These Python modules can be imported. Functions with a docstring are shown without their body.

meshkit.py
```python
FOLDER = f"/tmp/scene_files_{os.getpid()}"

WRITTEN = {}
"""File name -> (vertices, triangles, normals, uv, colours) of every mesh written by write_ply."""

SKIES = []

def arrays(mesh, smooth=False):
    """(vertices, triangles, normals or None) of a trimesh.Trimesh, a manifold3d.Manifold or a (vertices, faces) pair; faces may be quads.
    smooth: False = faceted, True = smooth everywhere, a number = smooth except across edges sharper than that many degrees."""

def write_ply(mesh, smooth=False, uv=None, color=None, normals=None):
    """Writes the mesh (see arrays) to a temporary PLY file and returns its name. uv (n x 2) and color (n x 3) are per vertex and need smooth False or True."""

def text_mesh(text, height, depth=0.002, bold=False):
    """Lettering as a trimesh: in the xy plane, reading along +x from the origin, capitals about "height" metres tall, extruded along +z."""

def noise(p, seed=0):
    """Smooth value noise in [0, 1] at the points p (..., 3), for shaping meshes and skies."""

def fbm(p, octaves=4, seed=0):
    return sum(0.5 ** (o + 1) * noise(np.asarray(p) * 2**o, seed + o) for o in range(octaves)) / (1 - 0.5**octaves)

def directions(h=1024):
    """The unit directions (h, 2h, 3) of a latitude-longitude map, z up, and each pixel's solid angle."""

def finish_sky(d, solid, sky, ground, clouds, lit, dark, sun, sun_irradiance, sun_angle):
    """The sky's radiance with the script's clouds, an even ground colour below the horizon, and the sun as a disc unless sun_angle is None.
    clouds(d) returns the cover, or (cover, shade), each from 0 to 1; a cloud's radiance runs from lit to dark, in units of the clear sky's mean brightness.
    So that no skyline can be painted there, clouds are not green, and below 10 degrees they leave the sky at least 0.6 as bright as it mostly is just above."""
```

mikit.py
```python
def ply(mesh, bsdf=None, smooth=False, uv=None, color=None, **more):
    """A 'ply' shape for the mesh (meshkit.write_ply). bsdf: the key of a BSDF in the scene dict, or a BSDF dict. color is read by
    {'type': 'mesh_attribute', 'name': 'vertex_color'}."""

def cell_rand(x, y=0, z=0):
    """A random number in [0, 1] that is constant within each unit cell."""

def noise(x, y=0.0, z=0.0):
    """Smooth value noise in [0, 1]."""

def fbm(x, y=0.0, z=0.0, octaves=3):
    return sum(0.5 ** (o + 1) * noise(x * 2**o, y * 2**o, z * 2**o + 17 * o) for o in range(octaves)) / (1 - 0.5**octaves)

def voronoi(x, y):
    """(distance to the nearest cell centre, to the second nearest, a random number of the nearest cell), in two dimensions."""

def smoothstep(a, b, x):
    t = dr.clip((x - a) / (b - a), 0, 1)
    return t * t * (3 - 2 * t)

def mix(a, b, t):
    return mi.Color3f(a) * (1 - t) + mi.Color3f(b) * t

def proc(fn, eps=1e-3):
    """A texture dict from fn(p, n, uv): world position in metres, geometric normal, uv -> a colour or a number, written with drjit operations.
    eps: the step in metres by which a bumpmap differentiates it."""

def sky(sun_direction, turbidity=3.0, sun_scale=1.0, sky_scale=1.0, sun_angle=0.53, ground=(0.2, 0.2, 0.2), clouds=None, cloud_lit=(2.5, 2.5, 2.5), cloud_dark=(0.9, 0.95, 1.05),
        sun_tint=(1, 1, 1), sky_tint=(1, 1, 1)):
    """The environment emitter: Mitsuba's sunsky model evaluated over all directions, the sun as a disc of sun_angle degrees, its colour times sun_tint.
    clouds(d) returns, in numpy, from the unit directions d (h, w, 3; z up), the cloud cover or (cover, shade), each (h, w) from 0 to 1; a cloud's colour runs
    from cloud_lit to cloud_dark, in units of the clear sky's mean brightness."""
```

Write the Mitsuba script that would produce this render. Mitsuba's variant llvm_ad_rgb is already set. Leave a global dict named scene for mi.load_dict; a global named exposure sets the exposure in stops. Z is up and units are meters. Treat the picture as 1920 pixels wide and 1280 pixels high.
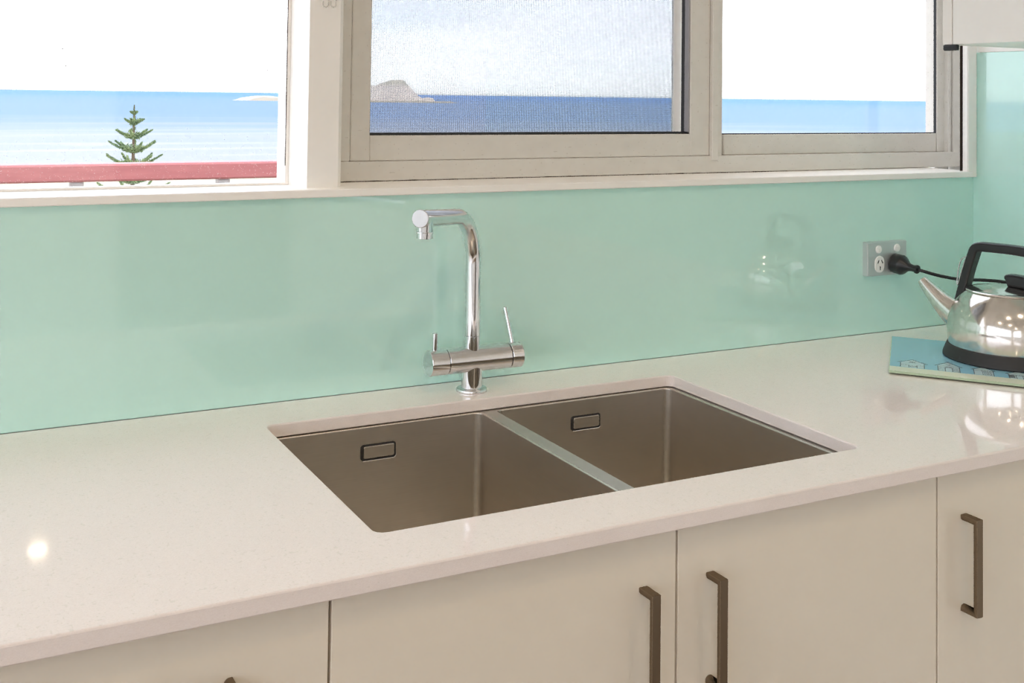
import math
import numpy as np
import trimesh
import drjit as dr
import mitsuba as mi
import mapbox_earcut
import mikit
import meshkit
from mikit import ply, proc, noise, fbm, smoothstep, mix, cell_rand

T = mi.ScalarTransform4f
scene, labels = {}, {}
scene['type'] = 'scene'
PI = math.pi

# ------------------------------------------------------------------ camera, sky, exposure
W_PX, H_PX, F_PX, CY_PX = 1920, 1280, 2126.92, 111.15
yaw, pitch, roll = 0.48245, 0.03207, 0.01294
fwd = np.array([math.sin(yaw) * math.cos(pitch), math.cos(yaw) * math.cos(pitch), math.sin(pitch)])
rgt = np.array([math.cos(yaw), -math.sin(yaw), 0.0])
upv = np.cross(rgt, fwd)
upr = -math.sin(roll) * rgt + math.cos(roll) * upv
eye = np.array([-0.00859, -1.64018, 1.35211])
scene['camera'] = {
    'type': 'perspective', 'fov_axis': 'x', 'fov': 2 * math.degrees(math.atan(W_PX / 2 / F_PX)),
    'principal_point_offset_x': 0.0, 'principal_point_offset_y': (H_PX / 2 - CY_PX) / H_PX,
    'near_clip': 0.02, 'far_clip': 60000.0,
    'to_world': T().look_at(origin=eye.tolist(), target=(eye + fwd).tolist(), up=upr.tolist())}


def clouds(d):
    el = np.arcsin(np.clip(d[..., 2], -1, 1))
    p = np.stack([d[..., 0] * 2.2, d[..., 1] * 2.2, el * 9.0], -1)
    n = meshkit.fbm(p + 3.7, 4, 5)
    cover = np.clip(0.86 + 0.5 * (n - 0.45), 0, 1)
    q = np.stack([d[..., 0] * 3.0, d[..., 1] * 3.0, el * 26.0], -1)
    shade = np.clip((meshkit.fbm(q, 4, 11) - 0.42) * 2.2, 0, 1)
    return cover, shade


scene['sky'] = mikit.sky((0.45, -0.62, 0.9), turbidity=3.0, sun_scale=0.06, sky_scale=1.0, clouds=clouds,
                         cloud_lit=(1.45, 1.48, 1.56), cloud_dark=(1.05, 1.12, 1.25), ground=(0.25, 0.24, 0.22))
exposure = 4.3
LAMP = 15.5
LAMP_TINT = (1.0, 0.80, 0.60)

# ------------------------------------------------------------------ helpers


def obj(key, mesh, bsdf, smooth=False, **more):
    scene[key] = ply(mesh, bsdf, smooth, **more)
    return key


def name(base, parent=None):
    base = f'{parent}__{base}' if parent else base
    key, n = base, 0
    taken = set(scene) | set(labels)
    while key in taken or any(k.startswith(key + '__') for k in taken):
        n += 1
        key = f'{base}_{n:03d}'
    return key


def tag(key, label, category=None, group=None, kind=None):
    labels[key] = {'label': label}
    if category:
        labels[key]['category'] = category
    if group:
        labels[key]['group'] = group
    if kind:
        labels[key]['kind'] = kind
    return key


def struct(key, label=None):
    labels[key] = {'kind': 'structure'}
    if label:
        labels[key]['label'] = label
    return key


def join(*ms):
    return trimesh.util.concatenate([m for m in ms])


def box(x0, x1, y0, y1, z0, z1, c=0.001):
    """A box with chamfered edges."""
    c = min(c, 0.45 * min(x1 - x0, y1 - y0, z1 - z0))
    if c <= 0:
        m = trimesh.creation.box([x1 - x0, y1 - y0, z1 - z0])
        m.apply_translation([(x0 + x1) / 2, (y0 + y1) / 2, (z0 + z1) / 2])
        return m
    pts = []
    for i in range(3):
        for sx in (0, 1):
            for sy in (0, 1):
                for sz in (0, 1):
                    p = [x1 if sx else x0, y1 if sy else y0, z1 if sz else z0]
                    s = [sx, sy, sz]
                    for k in range(3):
                        if k != i:
                            p[k] += -c if s[k] else c
                    pts.append(p)
    return trimesh.convex.convex_hull(np.array(pts))


def rrect(x0, x1, y0, y1, r, n=6):
    """A rounded rectangle ring, counter-clockwise."""
    out = []
    for cx, cy, a0 in ((x1 - r, y0 + r, -90), (x1 - r, y1 - r, 0), (x0 + r, y1 - r, 90), (x0 + r, y0 + r, 180)):
        for k in range(n + 1):
            a = math.radians(a0 + 90 * k / n)
            out.append((cx + r * math.cos(a), cy + r * math.sin(a)))
    return np.array(out)


def inset(ring, d):
    e = np.roll(ring, -1, 0) - ring
    e = e / np.linalg.norm(e, axis=1, keepdims=True)
    n = np.stack([-e[:, 1], e[:, 0]], 1)
    np_ = np.roll(n, 1, 0)
    m = n + np_
    m = m / np.maximum((m * n).sum(1, keepdims=True), 0.2)
    return ring + m * d


def prism(rings, profile, cap0=True, cap1=True):
    """Rings (outer counter-clockwise, holes clockwise) lofted through profile [(inset, z), ...]."""
    vs, fs, base = [], [], 0
    total = sum(len(r) for r in rings)
    for d, z in profile:
        for r in rings:
            q = inset(r, d) if d else r
            vs.append(np.c_[q, np.full(len(q), z)])
    for s in range(len(profile) - 1):
        off = s * total
        for r in rings:
            k = len(r)
            i = np.arange(k)
            j = (i + 1) % k
            fs.append(np.stack([off + i, off + j, off + total + j], 1))
            fs.append(np.stack([off + i, off + total + j, off + total + i], 1))
            off += k
    v = np.vstack(vs)
    ends = np.cumsum([len(r) for r in rings]).astype(np.uint32)
    for s, flip, want in ((0, True, cap0), (len(profile) - 1, False, cap1)):
        if want:
            p2 = np.ascontiguousarray(v[s * total:(s + 1) * total, :2])
            t = np.array(mapbox_earcut.triangulate_float64(p2, ends)).reshape(-1, 3).astype(int)
            a, b, c = p2[t[:, 0]], p2[t[:, 1]], p2[t[:, 2]]
            area = (b[:, 0] - a[:, 0]) * (c[:, 1] - a[:, 1]) - (b[:, 1] - a[:, 1]) * (c[:, 0] - a[:, 0])
            t[area < 0] = t[area < 0][:, ::-1]
            fs.append((t[:, ::-1] if flip else t) + s * total)
    return trimesh.Trimesh(v, np.vstack(fs), process=False)


def to_xz(m, y0=0.0):
    """Turns a prism drawn in (x, z) and lofted along +height into one whose height runs to -y from y0."""
    v = m.vertices
    return trimesh.Trimesh(np.c_[v[:, 0], y0 - v[:, 2], v[:, 1]], m.faces, process=False)


def lathe(profile, n=48, origin=(0, 0, 0), axis=(0, 0, 1)):
    """Profile [(r, h), ...] turned about axis through origin."""
    pr = np.array(profile, float)
    a = np.arange(n) * 2 * PI / n
    v = np.stack([pr[:, None, 0] * np.cos(a), pr[:, None, 0] * np.sin(a), np.repeat(pr[:, 1:2], n, 1)], -1).reshape(-1, 3)
    fs = []
    i = np.arange(n)
    j = (i + 1) % n
    for k in range(len(pr) - 1):
        fs += [np.stack([k * n + i, k * n + j, (k + 1) * n + j], 1), np.stack([k * n + i, (k + 1) * n + j, (k + 1) * n + i], 1)]
    m = trimesh.Trimesh(v, np.vstack(fs), process=False)
    M = trimesh.geometry.align_vectors([0, 0, 1], np.array(axis, float))
    m.apply_transform(M)
    m.apply_translation(origin)
    return trimesh.Trimesh(m.vertices, m.faces, process=True)


def catmull(pts, n=10):
    P = np.array(pts, float)
    P = np.vstack([2 * P[0] - P[1], P, 2 * P[-1] - P[-2]])
    out = []
    for i in range(1, len(P) - 2):
        for t in np.arange(n) / n:
            out.append(0.5 * (2 * P[i] + (P[i + 1] - P[i - 1]) * t + (2 * P[i - 1] - 5 * P[i] + 4 * P[i + 1] - P[i + 2]) * t * t
                              + (3 * P[i] - P[i - 1] - 3 * P[i + 1] + P[i + 2]) * t ** 3))
    return np.vstack([out, P[-2]])


def sweep(path, section, scale=None, ref=None, closed=False, caps=True):
    """Sweeps a 2D section (m, 2) along a 3D path with parallel-transported frames."""
    P = np.array(path, float)
    n, m = len(P), len(section)
    if closed:
        t = np.roll(P, -1, 0) - np.roll(P, 1, 0)
    else:
        t = np.gradient(P, axis=0)
    t = t / np.linalg.norm(t, axis=1, keepdims=True)
    u = np.array(ref if ref is not None else ([0, 0, 1] if abs(t[0][2]) < 0.9 else [1, 0, 0]), float)
    rings = []
    for k in range(n):
        u = u - t[k] * (u @ t[k])
        u = u / np.linalg.norm(u)
        w = np.cross(t[k], u)
        s = 1.0 if scale is None else (scale[k] if np.ndim(scale) == 1 else np.array(scale[k]))
        q = section * s
        rings.append(P[k] + q[:, :1] * u + q[:, 1:2] * w)
    v = np.vstack(rings)
    fs = []
    i = np.arange(m)
    j = (i + 1) % m
    for k in range(n if closed else n - 1):
        a, b = k * m, ((k + 1) % n) * m
        fs += [np.stack([a + i, a + j, b + j], 1), np.stack([a + i, b + j, b + i], 1)]
    if caps and not closed:
        c0, c1 = len(v), len(v) + 1
        v = np.vstack([v, rings[0].mean(0), rings[-1].mean(0)])
        fs += [np.stack([np.full(m, c0), j, i], 1), np.stack([np.full(m, c1), (n - 1) * m + i, (n - 1) * m + j], 1)]
    mesh = trimesh.Trimesh(v, np.vstack(fs), process=False)
    if mesh.volume < 0:
        mesh.invert()
    return mesh


def circle(r=1.0, n=20):
    a = np.arange(n) * 2 * PI / n
    return np.stack([r * np.cos(a), r * np.sin(a)], 1)


def tube(path, r, n=16, **k):
    r = np.asarray(r, float)
    return sweep(path, circle(1.0, n), np.full(len(path), float(r)) if r.ndim == 0 else r, **k)


def rod(a, b, r, c=0.0006, n=28):
    """A round bar from a to b with chamfered ends."""
    a, b = np.array(a, float), np.array(b, float)
    L = np.linalg.norm(b - a)
    return lathe([(0, 0), (r - c, 0), (r, c), (r, L - c), (r - c, L), (0, L)], n, a, (b - a) / L)


# ------------------------------------------------------------------ materials
def rgb(*c):
    return {'type': 'rgb', 'value': [float(x) for x in (c if len(c) == 3 else (c[0],) * 3)]}


def mat(key, d):
    scene[key] = {'type': 'twosided', 'bsdf': d} if d['type'] in ('principled', 'diffuse', 'roughplastic', 'plastic', 'roughconductor', 'conductor', 'bumpmap') else d


def pri(col, rough=0.5, spec=0.5, metal=0.0, **k):
    return {'type': 'principled', 'base_color': col if isinstance(col, dict) else rgb(*col), 'roughness': rough, 'specular': spec, 'metallic': metal, **k}


def quartz(p, n, uv):
    s = noise(p.x * 420, p.y * 420, p.z * 420)
    s2 = noise(p.x * 900 + 31, p.y * 900, p.z * 900)
    c = mix((0.775, 0.70, 0.675), (0.815, 0.745, 0.72), s2)
    return mix(c, (0.62, 0.58, 0.52), 0.35 * smoothstep(0.80, 0.92, s))


def paint_white(p, n, uv):
    s = fbm(p.x * 30, p.y * 30, p.z * 9)
    return mix((0.80, 0.775, 0.735), (0.84, 0.815, 0.78), s)


def alu(p, n, uv):
    s = fbm(p.x * 60, p.y * 60, p.z * 60)
    d = smoothstep(0.80, 0.9, noise(p.x * 260, p.y * 260, p.z * 260))
    return mix(mix((0.62, 0.59, 0.545), (0.67, 0.645, 0.60), s), (0.30, 0.25, 0.2), 0.25 * d)


def brushed(p, n, uv):
    s = fbm(p.x * 40, p.y * 40, p.z * 700)
    b = fbm(p.x * 14, p.y * 14, p.z * 14)
    return mix((0.62, 0.57, 0.515), (0.72, 0.67, 0.61), 0.5 * s + 0.5 * b)


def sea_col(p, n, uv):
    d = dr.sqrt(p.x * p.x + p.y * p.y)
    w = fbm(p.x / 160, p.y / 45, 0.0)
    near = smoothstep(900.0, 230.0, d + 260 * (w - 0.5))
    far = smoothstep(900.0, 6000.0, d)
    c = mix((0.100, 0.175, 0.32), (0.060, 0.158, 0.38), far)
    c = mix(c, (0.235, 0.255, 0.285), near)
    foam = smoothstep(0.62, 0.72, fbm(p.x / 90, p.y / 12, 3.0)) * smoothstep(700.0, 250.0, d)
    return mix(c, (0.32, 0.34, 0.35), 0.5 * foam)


def rock(p, n, uv):
    s = fbm(p.x / 30, p.y / 30, p.z / 6)
    g = smoothstep(14.0, 26.0, p.z + 12 * (s - 0.5))
    return mix(mix((0.50, 0.46, 0.45), (0.70, 0.63, 0.57), s), (0.46, 0.44, 0.38), g)


def timber_floor(p, n, uv):
    b = dr.floor(p.y / 0.13)
    r = cell_rand(b, dr.floor(p.x / 1.4 + cell_rand(b, 3)), 0)
    g = fbm(p.x * 4, p.y * 60, r * 9)
    return mix((0.17, 0.12, 0.08), (0.28, 0.205, 0.14), 0.5 * r + 0.5 * g)


def sandy(p, n, uv):
    return mix((0.62, 0.58, 0.50), (0.40, 0.43, 0.33), smoothstep(0.45, 0.6, fbm(p.x / 40, p.y / 25, 0.0)))


def red_paint(p, n, uv):
    return mix((0.36, 0.12, 0.13), (0.44, 0.17, 0.175), fbm(p.x * 8, p.y * 30, p.z * 60))


def needle_green(p, n, uv):
    return mix((0.15, 0.24, 0.17), (0.36, 0.42, 0.19), fbm(p.x * 2, p.y * 2, p.z * 2))


mat('stone', pri(proc(quartz), 0.05, 0.5))
mat('splash_green', pri((0.49, 0.735, 0.665), 0.03, 0.9))
mat('glass_edge', pri((0.25, 0.55, 0.42), 0.2))
mat('white_paint', pri(proc(paint_white), 0.35, 0.4))
mat('bright_white', pri((0.90, 0.90, 0.89), 0.35, 0.5))
mat('wall_paint', pri((0.84, 0.83, 0.80), 0.7, 0.3))
mat('ceiling_paint', pri((0.85, 0.84, 0.82), 0.8, 0.2))
mat('floor_timber', pri(proc(timber_floor), 0.4, 0.4))
mat('powder_alu', pri(proc(alu), 0.38, 0.5))
mat('dark_rubber', pri((0.02, 0.022, 0.025), 0.45, 0.4))
mat('grey_channel', pri((0.30, 0.29, 0.31), 0.4, 0.5))
mat('pane_glass', {'type': 'thindielectric', 'int_ior': 1.5})
mat('screen_wire', pri((0.07, 0.085, 0.11), 0.6, 0.3))
mat('door_gloss', pri((0.73, 0.67, 0.575), 0.16, 0.5))
mat('door_white', pri((0.85, 0.835, 0.80), 0.2, 0.5))
mat('carcass', pri((0.66, 0.63, 0.58), 0.4, 0.4))
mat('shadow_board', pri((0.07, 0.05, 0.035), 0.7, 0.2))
mat('handle_metal', {'type': 'roughconductor', 'alpha': 0.22, 'specular_reflectance': rgb(0.24, 0.185, 0.13), 'distribution': 'ggx'})
mat('chrome', {'type': 'conductor', 'material': 'none', 'specular_reflectance': rgb(0.80, 0.80, 0.81)})
mat('satin_chrome', {'type': 'roughconductor', 'alpha': 0.3, 'specular_reflectance': rgb(0.72, 0.72, 0.73), 'distribution': 'ggx'})
mat('polished_steel', {'type': 'roughconductor', 'alpha': 0.012, 'specular_reflectance': rgb(0.78, 0.74, 0.70), 'distribution': 'ggx'})
mat('sink_steel', {'type': 'roughconductor', 'alpha': 0.12, 'specular_reflectance': proc(brushed), 'distribution': 'ggx'})
mat('sink_lip', {'type': 'roughconductor', 'alpha': 0.32, 'specular_reflectance': rgb(0.66, 0.63, 0.58), 'distribution': 'ggx'})
mat('black_plastic', pri((0.012, 0.012, 0.013), 0.32, 0.5))
mat('black_soft', pri((0.025, 0.024, 0.024), 0.55, 0.4))
mat('white_plastic', pri((0.80, 0.79, 0.77), 0.35, 0.5))
mat('silver_plate', pri((0.55, 0.57, 0.57), 0.3, 0.5, 0.55))
mat('board_blue', pri((0.25, 0.50, 0.63), 0.06, 0.5))
mat('board_sand', pri((0.70, 0.72, 0.58), 0.06, 0.5))
mat('board_edge', pri((0.36, 0.45, 0.30), 0.2, 0.5))
mat('hut_grey', pri((0.46, 0.60, 0.64), 0.1, 0.5))
mat('hut_ink', pri((0.03, 0.04, 0.05), 0.4, 0.4))
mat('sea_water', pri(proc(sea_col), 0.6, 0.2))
mat('island_rock', {'type': 'diffuse', 'reflectance': proc(rock)})
mat('pale_sand', {'type': 'diffuse', 'reflectance': rgb(0.36, 0.33, 0.28)})
mat('ground_sand', {'type': 'diffuse', 'reflectance': proc(sandy)})
mat('red_rail', pri(proc(red_paint), 0.4, 0.4))
mat('grey_post', pri((0.45, 0.45, 0.46), 0.5, 0.4))
mat('deck_timber', pri((0.35, 0.27, 0.2), 0.6, 0.3))
mat('dark_timber', pri((0.05, 0.032, 0.022), 0.4, 0.4))
mat('bark', {'type': 'diffuse', 'reflectance': rgb(0.20, 0.15, 0.11)})
mat('needles', {'type': 'diffuse', 'reflectance': proc(needle_green)})
mat('bead_steel', {'type': 'roughconductor', 'alpha': 0.08, 'specular_reflectance': rgb(0.7, 0.68, 0.64)})
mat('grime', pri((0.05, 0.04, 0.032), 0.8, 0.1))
mat('salt', {'type': 'diffuse', 'reflectance': rgb(0.85, 0.85, 0.85)})

# ------------------------------------------------------------------ setting: the room
ROOM_L, ROOM_R, ROOM_B, CEIL = -2.6, 1.937, -4.6, 2.42
ZT = 0.9            # bench top
SILL_B, SILL_T = 1.1970, 1.2089
HEAD = 2.12
obj(struct('floor', 'dark timber floor of the kitchen'), box(ROOM_L, ROOM_R + 0.3, ROOM_B, 0.0, -0.1, 0.0, 0), 'floor_timber')
obj(struct('ceiling', 'white ceiling'), box(ROOM_L - 0.2, ROOM_R + 0.3, ROOM_B - 0.2, 0.2, CEIL, CEIL + 0.1, 0), 'ceiling_paint')
# wall with the windows: below, above, left of them and right of them
obj(struct('wall_back', 'wall under and over the windows'), join(
    box(ROOM_L, 2.3, 0.0062, 0.17, -0.1, SILL_B - 0.0005, 0), box(ROOM_L, 2.3, 0.0062, 0.17, HEAD, CEIL, 0),
    box(ROOM_L, -2.36, 0.0062, 0.17, SILL_B - 0.0005, HEAD, 0), box(2.045, 2.3, 0.0062, 0.17, SILL_B - 0.0005, HEAD, 0)), 'wall_paint')
obj(struct('wall_right', 'white wall beyond the green glass'), box(ROOM_R, 2.3, ROOM_B, 0.004, 0.0, CEIL, 0), 'wall_paint')
obj(struct('wall_left'), join(box(ROOM_L - 0.15, ROOM_L, ROOM_B, 0.17, 0.0, 0.1, 0), box(ROOM_L - 0.15, ROOM_L, ROOM_B, 0.17, 2.34, CEIL, 0),
                              box(ROOM_L - 0.15, ROOM_L, ROOM_B, -4.35, 0.1, 2.34, 0), box(ROOM_L - 0.15, ROOM_L, -0.2, 0.17, 0.1, 2.34, 0)), 'wall_paint')  # unseen side opening, enlarged to let more daylight in from the left
obj(struct('wall_rear'), join(box(ROOM_L - 0.15, -2.3, ROOM_B - 0.15, ROOM_B, 0.0, CEIL, 0), box(-0.8, 2.3, ROOM_B - 0.15, ROOM_B, 0.0, CEIL, 0),
                              box(-2.3, -0.8, ROOM_B - 0.15, ROOM_B, 2.2, CEIL, 0), box(-2.3, -0.8, ROOM_B - 0.15, ROOM_B, 0.0, 0.4, 0)), 'wall_paint')
obj(struct('door_1', 'dark timber door'), box(0.95, 1.85, ROOM_B + 0.001, ROOM_B + 0.04, 0.001, 2.08, 0.003), 'dark_timber')  # unseen dark slab added to give the tap dark reflections

# glass splashbacks
tag(obj('splashback', box(-2.4, 1.9309, 0.0, 0.006, ZT, SILL_B - 0.0006, 0.0008), 'splash_green'),
    'long mint green back-painted glass splashback behind the tap', 'splashback')
tag(obj('splashback_001', box(1.931, 1.9368, -2.0, 0.0045, ZT, 1.4535, 0.0008), 'splash_green'),
    'pale aqua glass splashback on the side wall behind the kettle', 'splashback')

# window sill board, mullion post, right-hand trim
obj(struct('trim_1', 'white painted window sill board above the green glass'),
    box(-2.36, 1.9286, -0.012, 0.16, SILL_B, SILL_T, 0.0015), 'white_paint')
post = prism([np.array([(0.516, 0.0235), (0.5646, 0.0235), (0.572, 0.032), (0.572, 0.16), (0.5085, 0.16), (0.5085, 0.093)])],
             [(0.0, SILL_T), (0.0, HEAD)])
obj(struct('trim_2', 'cream painted timber post between the two windows'), post, 'white_paint')
obj(struct('trim_3', 'white timber trim strip in the corner right of the sliding window'),
    join(box(1.9025, 1.9302, -0.0112, 0.0045, 1.2030, HEAD, 0.0022), box(1.906, 1.9302, -0.0103, -0.002, 1.2012, 1.2032, 0.0003)), 'white_paint')
obj('trim_3__packing_strip', box(1.8985, 1.9286, 0.0052, 0.0060, SILL_T + 0.0005, HEAD, 0), 'grime')  # dark strip paints in the shade of the gap beside the trim
obj(struct('trim_4', 'white strip along the top of the side splashback'), box(1.9312, 1.9369, -2.0, -0.012, 1.4537, 1.4700, 0.001), 'white_paint')

# window_1: the fixed pane on the left
struct('window_1', 'fixed timber-framed window on the left looking onto the sea')
obj('window_1__frame', join(box(-2.36, -2.30, 0.03, 0.16, SILL_T, HEAD, 0.002), box(-2.30, 0.508, 0.03, 0.16, HEAD - 0.06, HEAD, 0.002)), 'white_paint')  # unseen left stretch of the window lengthened to add daylight
obj('window_1__glazing_bead', join(box(-2.30, 0.508, 0.0945, 0.0995, SILL_T, SILL_T + 0.0035, 0.0006), box(0.5032, 0.5085, 0.0945, 0.0995, SILL_T, HEAD - 0.06, 0.0006)), 'white_paint')
scene['window_1__pane'] = ply((np.array([(-2.30, 0.1, SILL_T), (0.508, 0.1, SILL_T), (0.508, 0.1, HEAD - 0.06), (-2.30, 0.1, HEAD - 0.06)]), np.array([[0, 1, 2, 3]])), 'pane_glass')
# dark cracked putty line beside the post
rng = np.random.default_rng(4)
zz = np.linspace(SILL_T + 0.03, HEAD - 0.07, 160)
ww = 0.0004 + 0.0011 * meshkit.fbm(np.c_[zz * 40, zz * 0, zz * 0], 3, 2)
strip_v = np.vstack([np.c_[0.5031 - ww, np.full_like(zz, 0.0943), zz], np.c_[np.full_like(zz, 0.5033), np.full_like(zz, 0.0943), zz]])
k = np.arange(len(zz) - 1)
strip_f = np.vstack([np.stack([k, k + len(zz), k + len(zz) + 1], 1), np.stack([k, k + len(zz) + 1, k + 1], 1)])
obj('window_1__putty_crack', (strip_v, strip_f), 'grime')
labels['window_1__putty_crack'] = {'label': 'dark cracked putty line along the pane edge'}


def dots(pts, r, y):
    vs, fs = [], []
    for k_, ((x, z), q) in enumerate(zip(pts, r)):
        a = np.arange(6) * PI / 3
        vs.append(np.c_[x + q * np.cos(a), np.full(6, y), z + q * np.sin(a)])
        fs.append(np.array([[0, 1, 2], [0, 2, 3], [0, 3, 4], [0, 4, 5]]) + 6 * k_)
    return np.vstack(vs), np.vstack(fs)


n_salt = 1500
sx, sz = rng.uniform(-0.1, 0.5, n_salt), SILL_T + 0.006 + 0.09 * rng.beta(1.2, 2.2, n_salt)
obj('window_1__salt_specks', dots(np.c_[sx, sz], rng.uniform(0.00012, 0.0005, n_salt), 0.0994), 'salt')
labels['window_1__salt_specks'] = {'kind': 'stuff', 'label': 'dried salt specks low on the pane'}
obj('window_1__fly_specks', dots(np.array([(0.1746, 1.411), (0.1795, 1.3865), (0.4735, 1.387)]), [0.0009, 0.0009, 0.0006], 0.0994), 'grime')

# window_2: aluminium sliding window
struct('window_2', 'aluminium sliding window with two sashes over the sink')
FY = 0.110
WL, WR = 0.578, 2.040
obj('window_2__frame', join(
    box(WL, WR, FY, 0.158, SILL_T + 0.0008, 1.2420, 0.0012), box(WL, 0.6158, FY + 0.004, 0.158, 1.2420, HEAD, 0.0012),
    box(WL, WR, FY, 0.158, HEAD - 0.035, HEAD, 0.0012)), 'powder_alu')
obj('window_2__side_jamb', join(box(1.9985, 2.0225, FY, 0.158, 1.2405, HEAD, 0.0012), box(1.9855, 1.9915, FY + 0.002, 0.158, 1.2405, HEAD, 0.0008),
                                box(1.9930, 1.9972, FY + 0.004, 0.158, 1.2405, HEAD, 0.0008), box(1.9780, 1.9990, 0.126, 0.158, 1.2405, HEAD, 0)), 'powder_alu')
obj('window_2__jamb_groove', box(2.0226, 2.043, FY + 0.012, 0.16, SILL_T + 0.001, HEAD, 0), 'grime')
# front sash (left) with insect screen
S = 'window_2__sash'
SY = FY + 0.003
obj(S, join(box(0.6162, 0.6493, SY, 0.142, 1.2424, HEAD - 0.037, 0.0015), box(1.2937, 1.3392, SY, 0.142, 1.2424, HEAD - 0.037, 0.0015),
            box(0.6494, 1.2936, SY, 0.142, 1.2424, 1.2840, 0.0012), box(0.6494, 1.2936, SY, 0.142, HEAD - 0.08, HEAD - 0.037, 0.0012)), 'powder_alu')
g = 0.0038
obj(S + '__gasket', join(box(0.6494, 1.2936, SY + 0.012, 0.1405, 1.2840, 1.2840 + g, 0.0005), box(1.2936 - 0.003, 1.2936, SY + 0.004, 0.139, 1.2840, HEAD - 0.08, 0.0005)), 'dark_rubber')
obj(S + '__inner_channel', join(box(1.2900, 1.2935, SY + 0.003, 0.128, 1.2878, HEAD - 0.08, 0.0004)), 'grey_channel')
scene[S + '__pane'] = ply((np.array([(0.6494, 0.1385, 1.284), (1.2936, 0.1385, 1.284), (1.2936, 0.1385, HEAD - 0.08), (0.6494, 0.1385, HEAD - 0.08)]), np.array([[0, 1, 2, 3]])), 'pane_glass')
obj(S + '__interlock', join(box(1.3398, 1.3548, FY - 0.005, 0.135, 1.2335, HEAD - 0.037, 0.001), box(1.3548, 1.3700, FY + 0.004, 0.135, 1.2338, HEAD - 0.037, 0.0008)), 'powder_alu')
labels[S + '__interlock'] = {'label': 'long upright grip strip of the front sash'}
# insect screen outside the front sash
Q = 'window_2__insect_screen'
obj(Q, join(box(1.2812, 1.3020, 0.150, 0.159, 1.262, HEAD - 0.05, 0.0006), box(0.632, 0.6555, 0.150, 0.159, 1.262, HEAD - 0.05, 0.0006),
            box(0.6555, 1.2812, 0.150, 0.159, 1.262, 1.2855, 0.0006), box(0.6555, 1.2812, 0.150, 0.159, HEAD - 0.08, HEAD - 0.05, 0.0006)), 'bright_white')


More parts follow.
